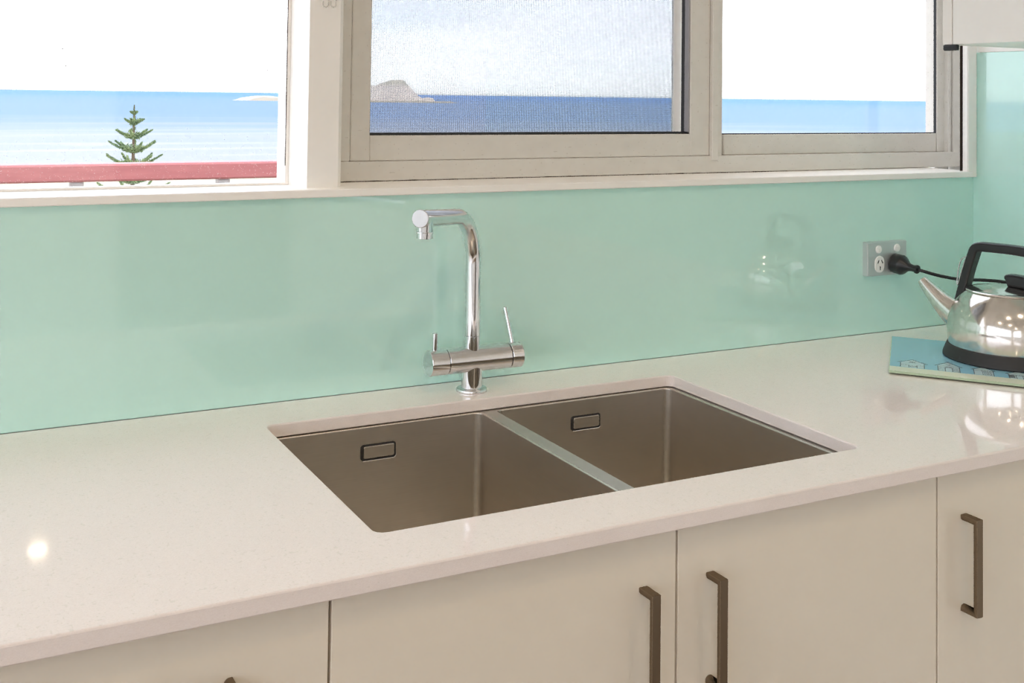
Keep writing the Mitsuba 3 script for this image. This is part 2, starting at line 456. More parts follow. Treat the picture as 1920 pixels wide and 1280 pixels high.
def wires(x0, x1, z0, z1, y, step, r):
    vs, fs, b = [], [], 0
    off = np.array([(-r, -r), (r, -r), (r, r), (-r, r)])
    f = []
    for i in range(4):
        j = (i + 1) % 4
        f += [[i, j, 4 + j], [i, 4 + j, 4 + i]]
    f = np.array(f)
    for z in np.arange(z0 + step / 2, z1, step):
        vs.append(np.vstack([np.c_[np.full(4, x), y + off[:, 0], z + off[:, 1]] for x in (x0, x1)]))
        fs.append(f + b)
        b += 8
    for x in np.arange(x0 + step / 2, x1, step):
        vs.append(np.vstack([np.c_[x + off[:, 0], y + 2 * r + off[:, 1], np.full(4, z)] for z in (z0, z1)]))
        fs.append(f + b)
        b += 8
    return np.vstack(vs), np.vstack(fs)


obj(Q + '__mesh', wires(0.6555, 1.2812, 1.2855, HEAD - 0.08, 0.1545, 0.0014, 0.00022), 'screen_wire')
labels[Q + '__mesh'] = {'kind': 'stuff', 'label': 'fine grey insect mesh'}
# rear sash (right)
S1 = 'window_2__sash_001'
RY = 0.124
obj(S1, join(box(1.3480, 1.3835, RY + 0.013, 0.156, 1.2424, HEAD - 0.037, 0.001), box(1.9648, 1.9935, RY, 0.1575, 1.2424, HEAD - 0.037, 0.0012),
             box(1.3835, 1.9647, RY + 0.002, 0.156, 1.2424, 1.2822, 0.0012), box(1.3835, 1.9647, RY + 0.002, 0.156, HEAD - 0.08, HEAD - 0.037, 0.0012)), 'powder_alu')
obj(S1 + '__gasket', join(box(1.3835, 1.9600, RY + 0.004, 0.1335, 1.2822, 1.2840, 0.0004), box(1.9632, 1.9648, RY + 0.003, 0.1330, 1.2822, HEAD - 0.08, 0.0003)), 'dark_rubber')
scene[S1 + '__pane'] = ply((np.array([(1.3835, 0.1332, 1.2822), (1.9648, 0.1332, 1.2822), (1.9648, 0.1332, HEAD - 0.08), (1.3835, 0.1332, HEAD - 0.08)]), np.array([[0, 1, 2, 3]])), 'pane_glass')
obj('window_2__outer_reveal', box(1.996, 2.04, 0.1590, 0.170, 1.20, HEAD, 0.001), 'white_paint')
# cracked paint line where the frame meets the sill
xx = np.linspace(0.600, 1.53, 240)
h = 0.0003 + 0.0022 * np.clip(meshkit.fbm(np.c_[xx * 55, xx * 0, xx * 0], 3, 8) - 0.42, 0, 1)
v = np.vstack([np.c_[xx, np.full_like(xx, FY - 0.0003), np.full_like(xx, SILL_T + 0.0002)], np.c_[xx, np.full_like(xx, FY - 0.0003), SILL_T + 0.0004 + h]])
k = np.arange(len(xx) - 1)
obj('window_2__paint_crack', (v, np.vstack([np.stack([k, k + 1, k + 241], 1), np.stack([k, k + 241, k + 240], 1)])), 'grime')

# ------------------------------------------------------------------ outside
gx = np.linspace(-1, 1, 2)
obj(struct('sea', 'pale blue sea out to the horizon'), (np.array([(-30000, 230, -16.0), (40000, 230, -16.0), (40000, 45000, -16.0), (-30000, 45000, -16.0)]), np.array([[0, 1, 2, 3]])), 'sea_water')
obj(struct('ground_outside', 'pale sandy foreshore below the house'), (np.array([(-400, 8, -14.5), (500, 8, -14.5), (500, 260, -15.8), (-400, 260, -15.8)]), np.array([[0, 1, 2, 3]])), 'ground_sand')
# balcony with the red handrail
obj(struct('balcony_floor', 'balcony deck outside the windows'), box(-3.0, 2.6, 0.3, 2.30, -0.05, 0.05, 0.002), 'deck_timber')
R_ = 'balcony_railing'
tag(R_, 'dark red painted handrail on grey posts outside the left window', 'railing')
obj(R_ + '__handrail', box(-2.9, 1.6, 2.2, 2.29, 1.0595, 1.1158, 0.006), 'red_rail')
for px_ in (-2.4, -1.75, -1.1, -0.42, 0.452, 0.92, 1.5):
    obj(name('post', R_), box(px_ - 0.02, px_ + 0.02, 2.22, 2.265, 0.05, 1.0595, 0.003), 'grey_post')


def headland(cx, cy, pts, width, seed, n=90, m=26):
    """A rocky island: ridge heights pts [(t, h)] along x' (perpendicular to the view), of the given depth."""
    t = np.linspace(pts[0][0], pts[-1][0], n)
    hgt = np.interp(t, [p[0] for p in pts], [p[1] for p in pts])
    s = np.linspace(-1, 1, m)
    A, B = np.meshgrid(t, s, indexing='ij')
    prof = np.clip(1 - np.abs(B) ** 2.2, 0, 1)
    q = np.stack([A / 28, B * 2.2 + 9, A * 0 + seed], -1)
    z = hgt[:, None] * prof * (0.72 + 0.55 * meshkit.fbm(q, 4, seed))
    d = np.array([cx, cy]) / math.hypot(cx, cy)
    r = np.array([d[1], -d[0]])
    X = cx + A * r[0] + B * width * d[0]
    Y = cy + A * r[1] + B * width * d[1]
    v = np.stack([X, Y, -16.6 + z], -1).reshape(-1, 3)
    i, j = np.meshgrid(np.arange(n - 1), np.arange(m - 1), indexing='ij')
    a = (i * m + j).ravel()
    f = np.vstack([np.stack([a, a + m, a + m + 1], 1), np.stack([a, a + m + 1, a + 1], 1)])
    return trimesh.Trimesh(v, f, process=False)


tag('island', 'hazy rocky island on the sea horizon, its dome showing through the insect screen', 'island')
ic = np.array([932.0, 2333.0])
obj('island__rocks', headland(ic[0], ic[1], [(-345, 0), (-330, 7), (-300, 10), (-250, 9), (-200, 15), (-120, 22), (-50, 38), (-22, 46), (0, 50), (18, 47), (32, 34), (48, 18), (60, 10), (72, 12), (84, 11), (90, 0)], 70, 3), 'island_rock', 60)
obj('island__sand_spit', headland(ic[0] - 40, ic[1] - 75, [(-300, 0), (-285, 5.0), (-262, 9), (-235, 8), (-200, 6), (-120, 3), (0, 3), (60, 4.5), (130, 3.5), (150, 0)], 30, 6), 'pale_sand', 60)


def norfolk(x, y, ztop, zbase, seed):
    r = np.random.default_rng(seed)
    vs, fs, b = [], [], 0
    tri = []
    zs = [ztop - 0.55, ztop - 1.25, ztop - 2.25, ztop - 3.25, ztop - 4.35, ztop - 5.5, ztop - 6.7, ztop - 8.0, ztop - 9.4, ztop - 10.8]
    ln = [0.28, 0.75, 1.35, 1.75, 2.1, 2.4, 2.7, 2.9, 3.1, 3.2]
    for z, L in zip(zs, ln):
        nb = 7 if L > 0.5 else 5
        a0 = r.uniform(0, 2 * PI)
        for k_ in range(nb):
            a = a0 + 2 * PI * k_ / nb + r.uniform(-0.12, 0.12)
            for s in np.linspace(0.06, 1, int(14 + 22 * L)):
                rad = s * L
                c = np.array([x + rad * math.cos(a), y + rad * math.sin(a), z - 0.10 * L + 0.42 * L * s ** 1.6])
                for _ in range(7):
                    d = r.normal(size=3)
                    d /= np.linalg.norm(d)
                    e = np.cross(d, r.normal(size=3))
                    e /= np.linalg.norm(e)
                    w = 0.26 * (1.05 - 0.55 * s) * (0.6 + 0.25 * L ** 0.5)
                    tri.append([c - e * 0.05, c + e * 0.05, c + d * w])
    for z, L in zip(zs, ln):
        for _ in range(int(150 * L)):
            a, q = r.uniform(0, 2 * PI), 0.42 * L * math.sqrt(r.uniform(0, 1))
            c = np.array([x + q * math.cos(a), y + q * math.sin(a), z + r.uniform(-0.22, 0.28) * min(1.0, L)])
            d = r.normal(size=3)
            d /= np.linalg.norm(d)
            w_ = np.cross(d, r.normal(size=3))
            w_ /= np.linalg.norm(w_)
            tri.append([c - w_ * 0.05, c + w_ * 0.05, c + d * 0.22])
    for z in np.linspace(ztop - 1.9, ztop, 40):
        for _ in range(6):
            d = r.normal(size=3) * [1, 1, 0.6] + [0, 0, 0.5]
            d /= np.linalg.norm(d)
            e = np.cross(d, [0.3, 0.5, 0.8])
            c = np.array([x, y, z])
            tri.append([c - e * 0.05, c + e * 0.05, c + d * (0.10 + 0.18 * (ztop - z) / 1.9)])
    tri = np.array(tri).reshape(-1, 3)
    fol = trimesh.Trimesh(tri, np.arange(len(tri)).reshape(-1, 3), process=False)
    tr = tube(np.array([(x, y, zbase), (x, y, zbase + 4), (x, y, ztop - 4), (x, y, ztop)]), [0.34, 0.28, 0.12, 0.03], 10)
    return fol, tr


tag('norfolk_pine', 'green Norfolk pine treetop in front of the sea in the left window', 'tree')
fol, trk = norfolk(14.44, 86.83, 0.27, -15.2, 12)
obj('norfolk_pine__foliage', fol, 'needles')
labels['norfolk_pine__foliage'] = {'kind': 'stuff', 'label': 'tiered green needles'}
obj('norfolk_pine__trunk', trk, 'bark', 40)

# ------------------------------------------------------------------ bench top and sink
BF = -0.62
outer = np.array([(-2.4, BF), (1.9305, BF), (1.9305, -0.0004), (-2.4, -0.0004)])
cut = rrect(0.4225, 1.0935, -0.5300, -0.1080, 0.012, 6)[::-1]
bench = prism([outer, cut], [(0.0012, ZT - 0.018), (0.0, ZT - 0.0168), (0.0, ZT - 0.0022), (0.0006, ZT - 0.0008), (0.0018, ZT)])
tag(obj('benchtop', bench, 'stone'), 'white speckled stone benchtop with a rectangular sink cut-out', 'benchtop')

SZ = ZT - 0.0196


def bowl(x0, x1, y0, y1, depth, r=0.013):
    ring = rrect(x0, x1, y0, y1, r, 8)[::-1]
    prof = [(-0.0001, SZ), (-0.0012, SZ - 0.0003), (-0.0020, SZ - 0.0016), (-0.0020, SZ - 0.02)]
    # rings shrink: negative inset of a clockwise ring widens nothing; use explicit scaled rings
    rings = []
    steps = [(0.0, SZ), (0.0008, SZ - 0.0003), (0.0017, SZ - 0.0011), (0.0020, SZ - 0.0024), (0.0020, SZ - 0.05), (0.0020, SZ - depth + 0.014), (0.0030, SZ - depth + 0.006), (0.0085, SZ - depth + 0.0012), (0.0125, SZ - depth)]
    base = rrect(x0, x1, y0, y1, r, 8)
    v, f = [], []
    k_ = len(base)
    for d, z in steps:
        v.append(np.c_[inset(base, d), np.full(k_, z)])
    i = np.arange(k_)
    j = (i + 1) % k_
    for s in range(len(steps) - 1):
        a, b = s * k_, (s + 1) * k_
        f += [np.stack([a + i, b + j, a + j], 1), np.stack([a + i, b + i, b + j], 1)]
    v = np.vstack(v)
    c = len(v)
    v = np.vstack([v, [[(x0 + x1) / 2, (y0 + y1) / 2, SZ - depth - 0.002]]])
    f.append(np.stack([(len(steps) - 1) * k_ + i, np.full(k_, c), (len(steps) - 1) * k_ + j], 1))
    return trimesh.Trimesh(v, np.vstack(f), process=False)


LB = (0.4245, 0.7500, -0.5285, -0.1060)
RB = (0.7715, 1.0905, -0.5285, -0.1075)
tag('double_sink', 'brushed stainless steel double sink set under the bench top', 'sink')
flange_holes = [rrect(*LB, 0.013, 8)[::-1], rrect(*RB, 0.013, 8)[::-1]]
obj('double_sink__rim', prism([np.array([(0.395, -0.56), (1.12, -0.56), (1.12, -0.08), (0.395, -0.08)])] + flange_holes, [(0, SZ - 0.0012), (0, SZ)]), 'sink_lip')
labels['double_sink__rim'] = {'label': 'thin bright rim and divider between the bowls'}
for B in (LB, RB):
    b_ = name('bowl', 'double_sink')
    obj(b_, bowl(*B, 0.205), 'sink_steel', 50)
    cx, cy = (B[0] + B[1]) / 2, (B[2] + B[3]) / 2
    obj(b_ + '__drain', lathe([(0.043, -0.001), (0.044, 0.0008), (0.038, 0.001), (0.034, -0.004), (0.012, -0.005), (0.0, -0.003)], 40, (cx, cy, SZ - 0.2055)), 'sink_lip', 40)
for x0, x1, yb in ((0.5600, 0.6136, -0.1070), (0.9043, 0.9580, -0.1085)):
    ov = name('overflow_slot', 'double_sink')
    ring = rrect(x0, x1, 0.8328, 0.8553, 0.0045, 5)
    hole = rrect(x0 + 0.0042, x1 - 0.0030, 0.8360, 0.8528, 0.0022, 5)
    # dark recess, bright lower lip, recessed plate
    obj(ov, to_xz(prism([ring], [(0.0, 0.0), (0.0, 0.0004)]), yb - 0.0011), 'black_soft')
    obj(ov + '__cover_plate', to_xz(prism([hole], [(0.0, 0.0), (0.0, 0.0018), (0.0007, 0.0026)]), yb - 0.0013), 'sink_steel')
    lip = np.array([(x0 + 0.0030, 0.8327), (x1 - 0.0035, 0.8327), (x1 + 0.0001, 0.8358)])
    obj(ov + '__lip', tube(np.c_[lip[:, 0], np.full(3, yb - 0.0026), lip[:, 1]], 0.0008, 8), 'chrome', 40)

# ------------------------------------------------------------------ tap
tag('kitchen_tap', 'chrome mixer tap with a bent spout and a lever at each end of its body', 'tap')
TX, TY = 0.7555, -0.0620
BZ = 0.9480
obj('kitchen_tap__base_ring', lathe([(0, ZT + 0.0001), (0.0232, ZT + 0.0001), (0.0236, ZT + 0.0008), (0.0236, ZT + 0.0036), (0.0228, ZT + 0.0048), (0.0165, ZT + 0.0062), (0.0, ZT + 0.0062)], 64, (TX, TY, 0)), 'chrome', 35)
obj('kitchen_tap__column', lathe([(0.0, ZT + 0.005), (0.0160, ZT + 0.005), (0.0160, BZ), (0.0118, BZ), (0.0118, 0.9838), (0.0113, 0.9842), (0, 0.9842)], 56, (TX, TY, 0)), 'chrome', 35)
obj('kitchen_tap__body', rod((0.7120, TY, BZ), (0.8165, TY, BZ), 0.0188, 0.0004, 64), 'chrome', 35)
obj('kitchen_tap__body__seam', rod((0.8165, TY, BZ), (0.8182, TY, BZ), 0.0180, 0.0001, 48), 'black_soft', 35)
obj('kitchen_tap__filter_lever', rod((0.6825, TY, BZ), (0.7114, TY, BZ), 0.0189, 0.0007, 64), 'chrome', 35)
obj('kitchen_tap__filter_lever__pin', rod((0.6940, TY + 0.002, BZ + 0.015), (0.6940, TY + 0.002, BZ + 0.0442), 0.0038, 0.0005, 24), 'chrome', 35)
obj('kitchen_tap__mixer_lever', rod((0.8183, TY, BZ), (0.8378, TY, BZ), 0.0190, 0.0008, 64), 'chrome', 35)
obj('kitchen_tap__mixer_lever__pin', rod((0.8285, TY + 0.006, BZ + 0.015), (0.8225, TY + 0.022, BZ + 0.0705), 0.0036, 0.0005, 24), 'chrome', 35)
# spout: straight up, tight bend, then out to the front
end = np.array([0.6040, -0.2065, 1.1826])
hd = end - np.array([TX, TY, 0])
hl = math.hypot(hd[0], hd[1])
hdir = np.array([hd[0] / hl, hd[1] / hl, 0])
rise = 0.075
RB_ = 0.078
ang = PI / 2 - math.atan(rise)
zc = end[2] - rise * (hl) - 0.0   # height where the spout axis meets the column axis
tl = RB_ * math.tan((ang) / 2)
pts = [np.array([TX, TY, 0.9846]), np.array([TX, TY, 1.03]), np.array([TX, TY, zc - tl])]
cc = np.array([TX, TY, zc - tl]) + hdir * RB_
for t in np.linspace(0, ang, 18)[1:]:
    pts.append(cc - hdir * RB_ * math.cos(t) + np.array([0, 0, RB_ * math.sin(t)]))
pts.append((pts[-1] + end) / 2)
sd = (end - pts[-1]) / np.linalg.norm(end - pts[-1])
pts += [end - sd * 0.0012, end]
rr = np.full(len(pts), 0.0117)
rr[-1] = 0.0108
obj('kitchen_tap__spout', tube(np.array(pts), rr, 40, ref=[1, 0, 0]), 'chrome', 40)
obj('kitchen_tap__spout__end_cap', lathe([(0, -0.0030), (0.0119, -0.0030), (0.0124, -0.0024), (0.0124, -0.0004), (0.0118, 0.0004), (0.0100, 0.0006), (0.0, 0.0006)], 40, end, sd), 'satin_chrome', 35)
nz = end - sd * 0.0165
obj('kitchen_tap__spout__nozzle', lathe([(0, -0.0275), (0.0098, -0.0275), (0.0114, -0.027), (0.0117, -0.0190), (0.0111, -0.0183), (0.0111, -0.0176), (0.0117, -0.0170), (0.0117, 0.0)], 40, nz), 'chrome', 35)

# ------------------------------------------------------------------ base cabinets
DF = -0.605            # door faces
DB = DF + 0.018


def door(parent, x0, x1, z0=0.10, z1=0.8805, part='door'):
    k_ = name(part, parent)
    obj(k_, box(x0, x1, DF, DB, z0, z1, 0.0008), 'door_gloss')
    return k_


def dsec():
    a, t = 0.0056, 0.0082
    pts_ = [(-a, 0.0006), (-a + 0.0006, 0.0), (a - 0.0006, 0.0), (a, 0.0006), (a, 0.0030)]
    for q in np.linspace(0, PI, 11)[1:-1]:
        pts_.append((a * math.cos(q), 0.0030 + (t - 0.0030) * math.sin(q)))
    pts_.append((-a, 0.0030))
    return np.array(pts_)


def handle_mesh(x, zt, zb, horizontal=False):
    s = dsec()
    yf = DF - 0.0256
    w, t = s[:, 0], s[:, 1]
    o = np.zeros(len(s))
    rings = [np.c_[x + w, o + DF, zt - t], np.c_[x + w, yf + t, zt - t], np.c_[x + w, yf + t, zb + t], np.c_[x + w, o + DF, zb + t]]
    v = np.vstack(rings)
    m = len(s)
    i = np.arange(m)
    j = (i + 1) % m
    f = []
    for k_ in range(3):
        a, b = k_ * m, (k_ + 1) * m
        f += [np.stack([a + i, b + j, a + j], 1), np.stack([a + i, b + i, b + j], 1)]
    mesh = trimesh.Trimesh(v, np.vstack(f), process=False)
    if horizontal:     # turn the U so that it lies along x: right end at x, length zt - zb
        vv = mesh.vertices.copy()
        mesh = trimesh.Trimesh(np.c_[x + (vv[:, 2] - zt), vv[:, 1], zt - 0.0056 + (vv[:, 0] - x)], mesh.faces[:, ::-1], process=False)
    return mesh


G1, G2, G3 = 0.3484, 0.7471, 1.1504
gp = 0.0014
tag('base_cabinet', 'cream two-door cabinet under the sink with bar handles side by side', 'cabinet')
tag('base_cabinet_001', 'cream cabinet right of the sink cupboard with its bar handle by the left edge', 'cabinet')
tag('base_cabinet_002', 'cream drawer cabinet left of the sink cupboard', 'cabinet')
KICK = 0.10


def carcass(parent, x0, x1):
    obj(name('carcass', parent), join(box(x0, x0 + 0.016, DB + 0.002, -0.02, KICK, 0.868, 0), box(x1 - 0.016, x1, DB + 0.002, -0.02, KICK, 0.868, 0),
                                      box(x0 + 0.016, x1 - 0.016, DB + 0.002, -0.02, KICK, KICK + 0.016, 0), box(x0 + 0.016, x1 - 0.016, -0.036, -0.02, KICK + 0.016, 0.868, 0)), 'carcass')
    obj(name('front_edge', parent), box(x0, x1, DB + 0.0006, DB + 0.0016, KICK, 0.880, 0), 'shadow_board')  # dark sheet behind the doors, puts the gap shade into colour
    obj(name('plinth', parent), box(x0, x1, -0.555, -0.54, 0.0, KICK, 0), 'carcass')


carcass('base_cabinet', G1, G3)
carcass('base_cabinet_001', G3 + 0.0004, 1.9300)
carcass('base_cabinet_002', -0.45, G1 - 0.0004)
HT, HB = 0.8226, 0.7008
tag('base_cabinet_003', 'cream two-door cabinet at the left end of the bench', 'cabinet')
carcass('base_cabinet_003', -1.26, -0.4505)
for parent, x0, x1, hx in (('base_cabinet', G1 + gp, G2 - gp, 0.7025), ('base_cabinet', G2 + gp, G3 - gp, 0.7924), ('base_cabinet_001', G3 + gp, 1.60, 1.1978), ('base_cabinet_003', -1.2586, -0.857, -0.90), ('base_cabinet_003', -0.8542, -0.452, -0.812)):
    k_ = door(parent, x0, x1)
    obj(k_ + '__handle', handle_mesh(hx, HT, HB), 'handle_metal', 30)
    labels[k_ + '__handle'] = {'label': 'bronze-grey metal bar handle'}
obj('base_cabinet_001__filler_panel', box(1.6028, 1.93, DF, DB, 0.10, 0.8805, 0.0008), 'door_gloss')
for z0, z1 in ((0.70, 0.8805), (0.40, 0.697), (0.10, 0.397)):
    k_ = door('base_cabinet_002', -0.445, G1 - gp, z0, z1, 'drawer')
    obj(k_ + '__handle', handle_mesh(0.2575, z1 - 0.0565 + 0.0015, z1 - 0.0565 - 0.125, True), 'handle_metal', 30)

# ------------------------------------------------------------------ wall cabinet, upper right
CX = 1.62
CB = 1.4532
tag('wall_cabinet', 'white wall cabinet at the top right hanging over the kettle', 'cabinet')
obj('wall_cabinet__carcass', box(CX + 0.019, 1.9305, -1.15, -0.2185, CB + 0.0005, 2.2, 0.0006), 'white_paint')
obj('wall_cabinet__end_panel', box(CX, 1.9305, -0.2165, -0.1960, CB, 2.2, 0.0007), 'white_paint')
for y0, y1 in ((-0.668, -0.2185), (-1.12, -0.671)):
    obj(name('door', 'wall_cabinet'), box(CX, CX + 0.018, y0, y1, CB, 2.2, 0.0007), 'door_white')
obj('wall_cabinet__bumper', box(CX - 0.0005, CX + 0.010, -0.226, -0.1965, CB - 0.0105, CB - 0.0002, 0.002), 'dark_rubber')
labels['wall_cabinet__bumper'] = {'label': 'small black plastic block under the end panel'}

# ------------------------------------------------------------------ power socket and plug
tag('power_socket', 'silver double power socket on the green glass with white switches', 'socket')
PX0, PX1, PZ0, PZ1 = 1.6236, 1.7280, 1.0120, 1.0775
obj('power_socket__plate', to_xz(prism([rrect(PX0, PX1, PZ0, PZ1, 0.002, 4)], [(0, 0.0), (0, 0.0105), (0.0006, 0.0120), (0.0016, 0.0126)]), 0.0), 'silver_plate', 30)
for cx, cz in ((1.6520, 1.0632), (1.7010, 1.0640)):
    k_ = name('switch', 'power_socket')
    obj(k_, lathe([(0, 0.0), (0.0078, 0.0), (0.0078, 0.0012), (0.0070, 0.0024), (0.0, 0.0028)], 28, (cx, -0.0126, cz), (0, -1, 0)), 'white_plastic', 30)
    obj(k_ + '__rocker', box(cx - 0.0042, cx + 0.0042, -0.0166, -0.0148, cz - 0.0040, cz + 0.0026, 0.0006), 'white_plastic')
oval = rrect(1.6425, 1.6668, 1.0185, 1.0505, 0.0118, 8)
obj('power_socket__outlet', to_xz(prism([oval], [(0, 0), (0, 0.0012), (0.0008, 0.0019)]), -0.0126), 'white_plastic', 30)
for (cx, cz, a) in ((1.6500, 1.0395, 28), (1.6600, 1.0395, -28), (1.6550, 1.0270, 0)):
    m = trimesh.creation.box([0.0018, 0.0006, 0.0070])
    m.apply_transform(trimesh.transformations.rotation_matrix(math.radians(a), [0, 1, 0]))
    m.apply_translation([cx, -0.0147, cz])
    obj(name('slot', 'power_socket__outlet'), m, 'dark_rubber')
PC = np.array([1.6925, -0.0128, 1.0355])
tag('power_plug', 'black round plug in the right-hand outlet with its kettle cord', 'plug')
obj('power_plug__body', lathe([(0, 0), (0.0172, 0.0), (0.0186, 0.0016), (0.0190, 0.0080), (0.0184, 0.0108), (0.0190, 0.0122), (0.0194, 0.0180), (0.0180, 0.0222), (0.0138, 0.0272),
                               (0.0094, 0.0325), (0.0070, 0.0385), (0.0062, 0.0470), (0.0060, 0.0490), (0.0080, 0.0500), (0.0084, 0.0525), (0.0078, 0.0548), (0.0040, 0.0555), (0, 0.0555)], 40, PC, (0.14, -0.98, -0.12)), 'black_plastic', 40)
ax = np.array([0.14, -0.98, -0.12])
ax = ax / np.linalg.norm(ax)
c0 = PC + ax * 0.053
cord = catmull([c0, c0 + ax * 0.012, (1.728, -0.095, 1.0195), (1.765, -0.113, 1.0130), (1.812, -0.130, 1.011), (1.848, -0.155, 1.006), (1.868, -0.20, 0.985), (1.868, -0.26, 0.955), (1.846, -0.33, 0.922), (1.79, -0.385, 0.915), (1.735, -0.395, 0.928), (1.7045, -0.3905, 0.9335)], 10)
obj('power_plug__cord', tube(cord, 0.0031, 12), 'black_plastic', 40)

# ------------------------------------------------------------------ glass board with beach huts
e = np.array([0.61443, -0.78897])
nrm = np.array([0.73242, 0.68086])
o2 = np.array([1.42742, -0.25612])


def tri_pt(u, v_, z):
    p = o2 + e * u + nrm * v_
    return (p[0], p[1], z)


def flat(ring, z0, z1, bev=0.0):
    """A prism drawn in the board's own (u, v) plane."""
    m = prism([np.array(ring, float)], [(0, z0), (0, z1)] if not bev else [(bev, z0), (0, z0 + bev), (0, z1 - bev), (bev, z1)])
    v_ = m.vertices
    q = o2 + v_[:, :1] * e + v_[:, 1:2] * nrm
    m = trimesh.Trimesh(np.c_[q, v_[:, 2]], m.faces, process=False)
    if m.volume < 0:
        m.invert()
    return m


BU, BV = 0.385, 0.2894
BZ0, BZ1 = ZT + 0.0025, ZT + 0.0065
tag('glass_board', 'pale blue glass board printed with beach huts under the kettle', 'chopping board')
obj('glass_board__panel', flat(rrect(0, BU, 0, BV, 0.002, 3), BZ0, BZ1, 0.0006), 'board_edge')
obj('glass_board__sky_print', flat([(0.001, 0.0345), (BU - 0.001, 0.0345), (BU - 0.001, BV - 0.001), (0.001, BV - 0.001)], BZ1, BZ1 + 0.00012), 'board_blue')
obj('glass_board__sand_print', flat([(0.001, 0.001), (BU - 0.001, 0.001), (BU - 0.001, 0.0345), (0.001, 0.0345)], BZ1, BZ1 + 0.00012), 'board_sand')
for u_, v_ in ((0.03, 0.03), (BU - 0.03, 0.03), (BU - 0.03, BV - 0.03), (0.03, BV - 0.03)):
    p = tri_pt(u_, v_, 0)
    obj(name('foot', 'glass_board'), lathe([(0, ZT + 0.0001), (0.005, ZT + 0.0001), (0.005, BZ0), (0, BZ0)], 16, (p[0], p[1], 0)), 'black_soft')


def line(u0, v0, u1, v1, w=0.00055):
    d = np.array([u1 - u0, v1 - v0])
    d = d / np.linalg.norm(d)
    q = np.array([-d[1], d[0]]) * w
    a, b = np.array([u0, v0]), np.array([u1, v1])
    return flat([a - q, b - q, b + q, a + q], BZ1 + 0.00020, BZ1 + 0.00028)


def hut(u0, u1, vb, ve, va, ov, kind):
    k_ = name('hut_print', 'glass_board')
    um = (u0 + u1) / 2
    obj(k_, flat([(u0, vb), (u1, vb), (u1, ve), (um, va - 0.001), (u0, ve)], BZ1 + 0.00012, BZ1 + 0.00020), 'hut_grey')
    L = [line(u0, vb, u0, ve), line(u1, vb, u1, ve), line(u0 - ov, ve - 0.001, um, va, 0.0009), line(um, va, u1 + ov, ve - 0.001, 0.0009)]
    if kind == 0:      # double doors and little panels
        for u in (u0 + 0.0135, u0 + 0.0265):
            L.append(line(u, vb, u, vb + 0.018))
        for u in np.linspace(u0 + 0.016, u0 + 0.0245, 4):
            L.append(line(u, vb + 0.006, u, vb + 0.013))
        L += [line(u0, vb + 0.018, u0 + 0.012, vb + 0.018, 0.0003), line(u0 + 0.028, vb + 0.018, u1, vb + 0.018, 0.0003), line(um - 0.005, ve + 0.008, um + 0.005, ve + 0.008, 0.0016), line(um - 0.006, ve + 0.002, um + 0.006, ve + 0.002)]
    elif kind == 1:    # weatherboards and a doorway
        for v_ in np.linspace(vb + 0.001, ve, 6):
            L += [line(u0, v_, u0 + 0.0115, v_, 0.0005), line(u1 - 0.0115, v_, u1, v_, 0.0005)]
        L += [line(u0 + 0.0115, vb, u0 + 0.0115, ve - 0.012), line(u1 - 0.0115, vb, u1 - 0.0115, ve - 0.012), line(u0 + 0.010, ve - 0.012, u1 - 0.010, ve - 0.012),
              line(um - 0.006, ve - 0.006, um + 0.006, ve - 0.006, 0.0016), line(um - 0.008, ve + 0.006, um + 0.008, ve + 0.006), line(um - 0.005, ve + 0.014, um + 0.005, ve + 0.014), line(um - 0.006, va + 0.006, um + 0.007, va + 0.005, 0.0008)]
    elif kind == 2:    # board-and-batten
        for u in np.linspace(u0 + 0.013, u1 - 0.003, 7):
            L.append(line(u, vb + 0.001, u, ve - 0.004, 0.00035))
        L.append(line(u0, ve - 0.003, u1, ve - 0.003))
    else:              # hut with two dark shutters
        for u in (u0 + 0.001, u1 - 0.009):
            for s in range(6):
                L.append(line(u + s * 0.0014, vb + 0.004, u + s * 0.0014, ve - 0.010, 0.00055))
        L += [line(u0, ve - 0.008, u1, ve - 0.008, 0.0009), line(u0 + 0.011, vb, u0 + 0.011, ve - 0.009), line(u1 - 0.011, vb, u1 - 0.011, ve - 0.009)]
    obj(k_ + '__outline', join(*L), 'hut_ink')


hut(0.0180, 0.0560, 0.0370, 0.0715, 0.0965, 0.005, 0)
hut(0.0775, 0.1115, 0.0360, 0.0740, 0.1050, 0.005, 1)
hut(0.1335, 0.1630, 0.0360, 0.0720, 0.0965, 0.004, 2)
hut(0.1860, 0.2180, 0.0350, 0.0680, 0.0900, 0.004, 3)
hut(0.2400, 0.2750, 0.0360, 0.0720, 0.0965, 0.004, 0)
hut(0.2950, 0.3300, 0.0360, 0.0720, 0.0965, 0.004, 1)

# ------------------------------------------------------------------ kettle
tag('kettle', 'polished steel electric kettle with a black handle standing on the blue board', 'kettle')
KC = np.array([1.6860, -0.2820])
KZ = BZ1 + 0.0004
kd = np.array([-0.19, 0.982])
kd = kd / np.linalg.norm(kd)
kp = np.array([-kd[1], kd[0]])


def kpt(r, h_, s=0.0):
    p = KC + kd * r + kp * s
    return np.array([p[0], p[1], KZ + h_])


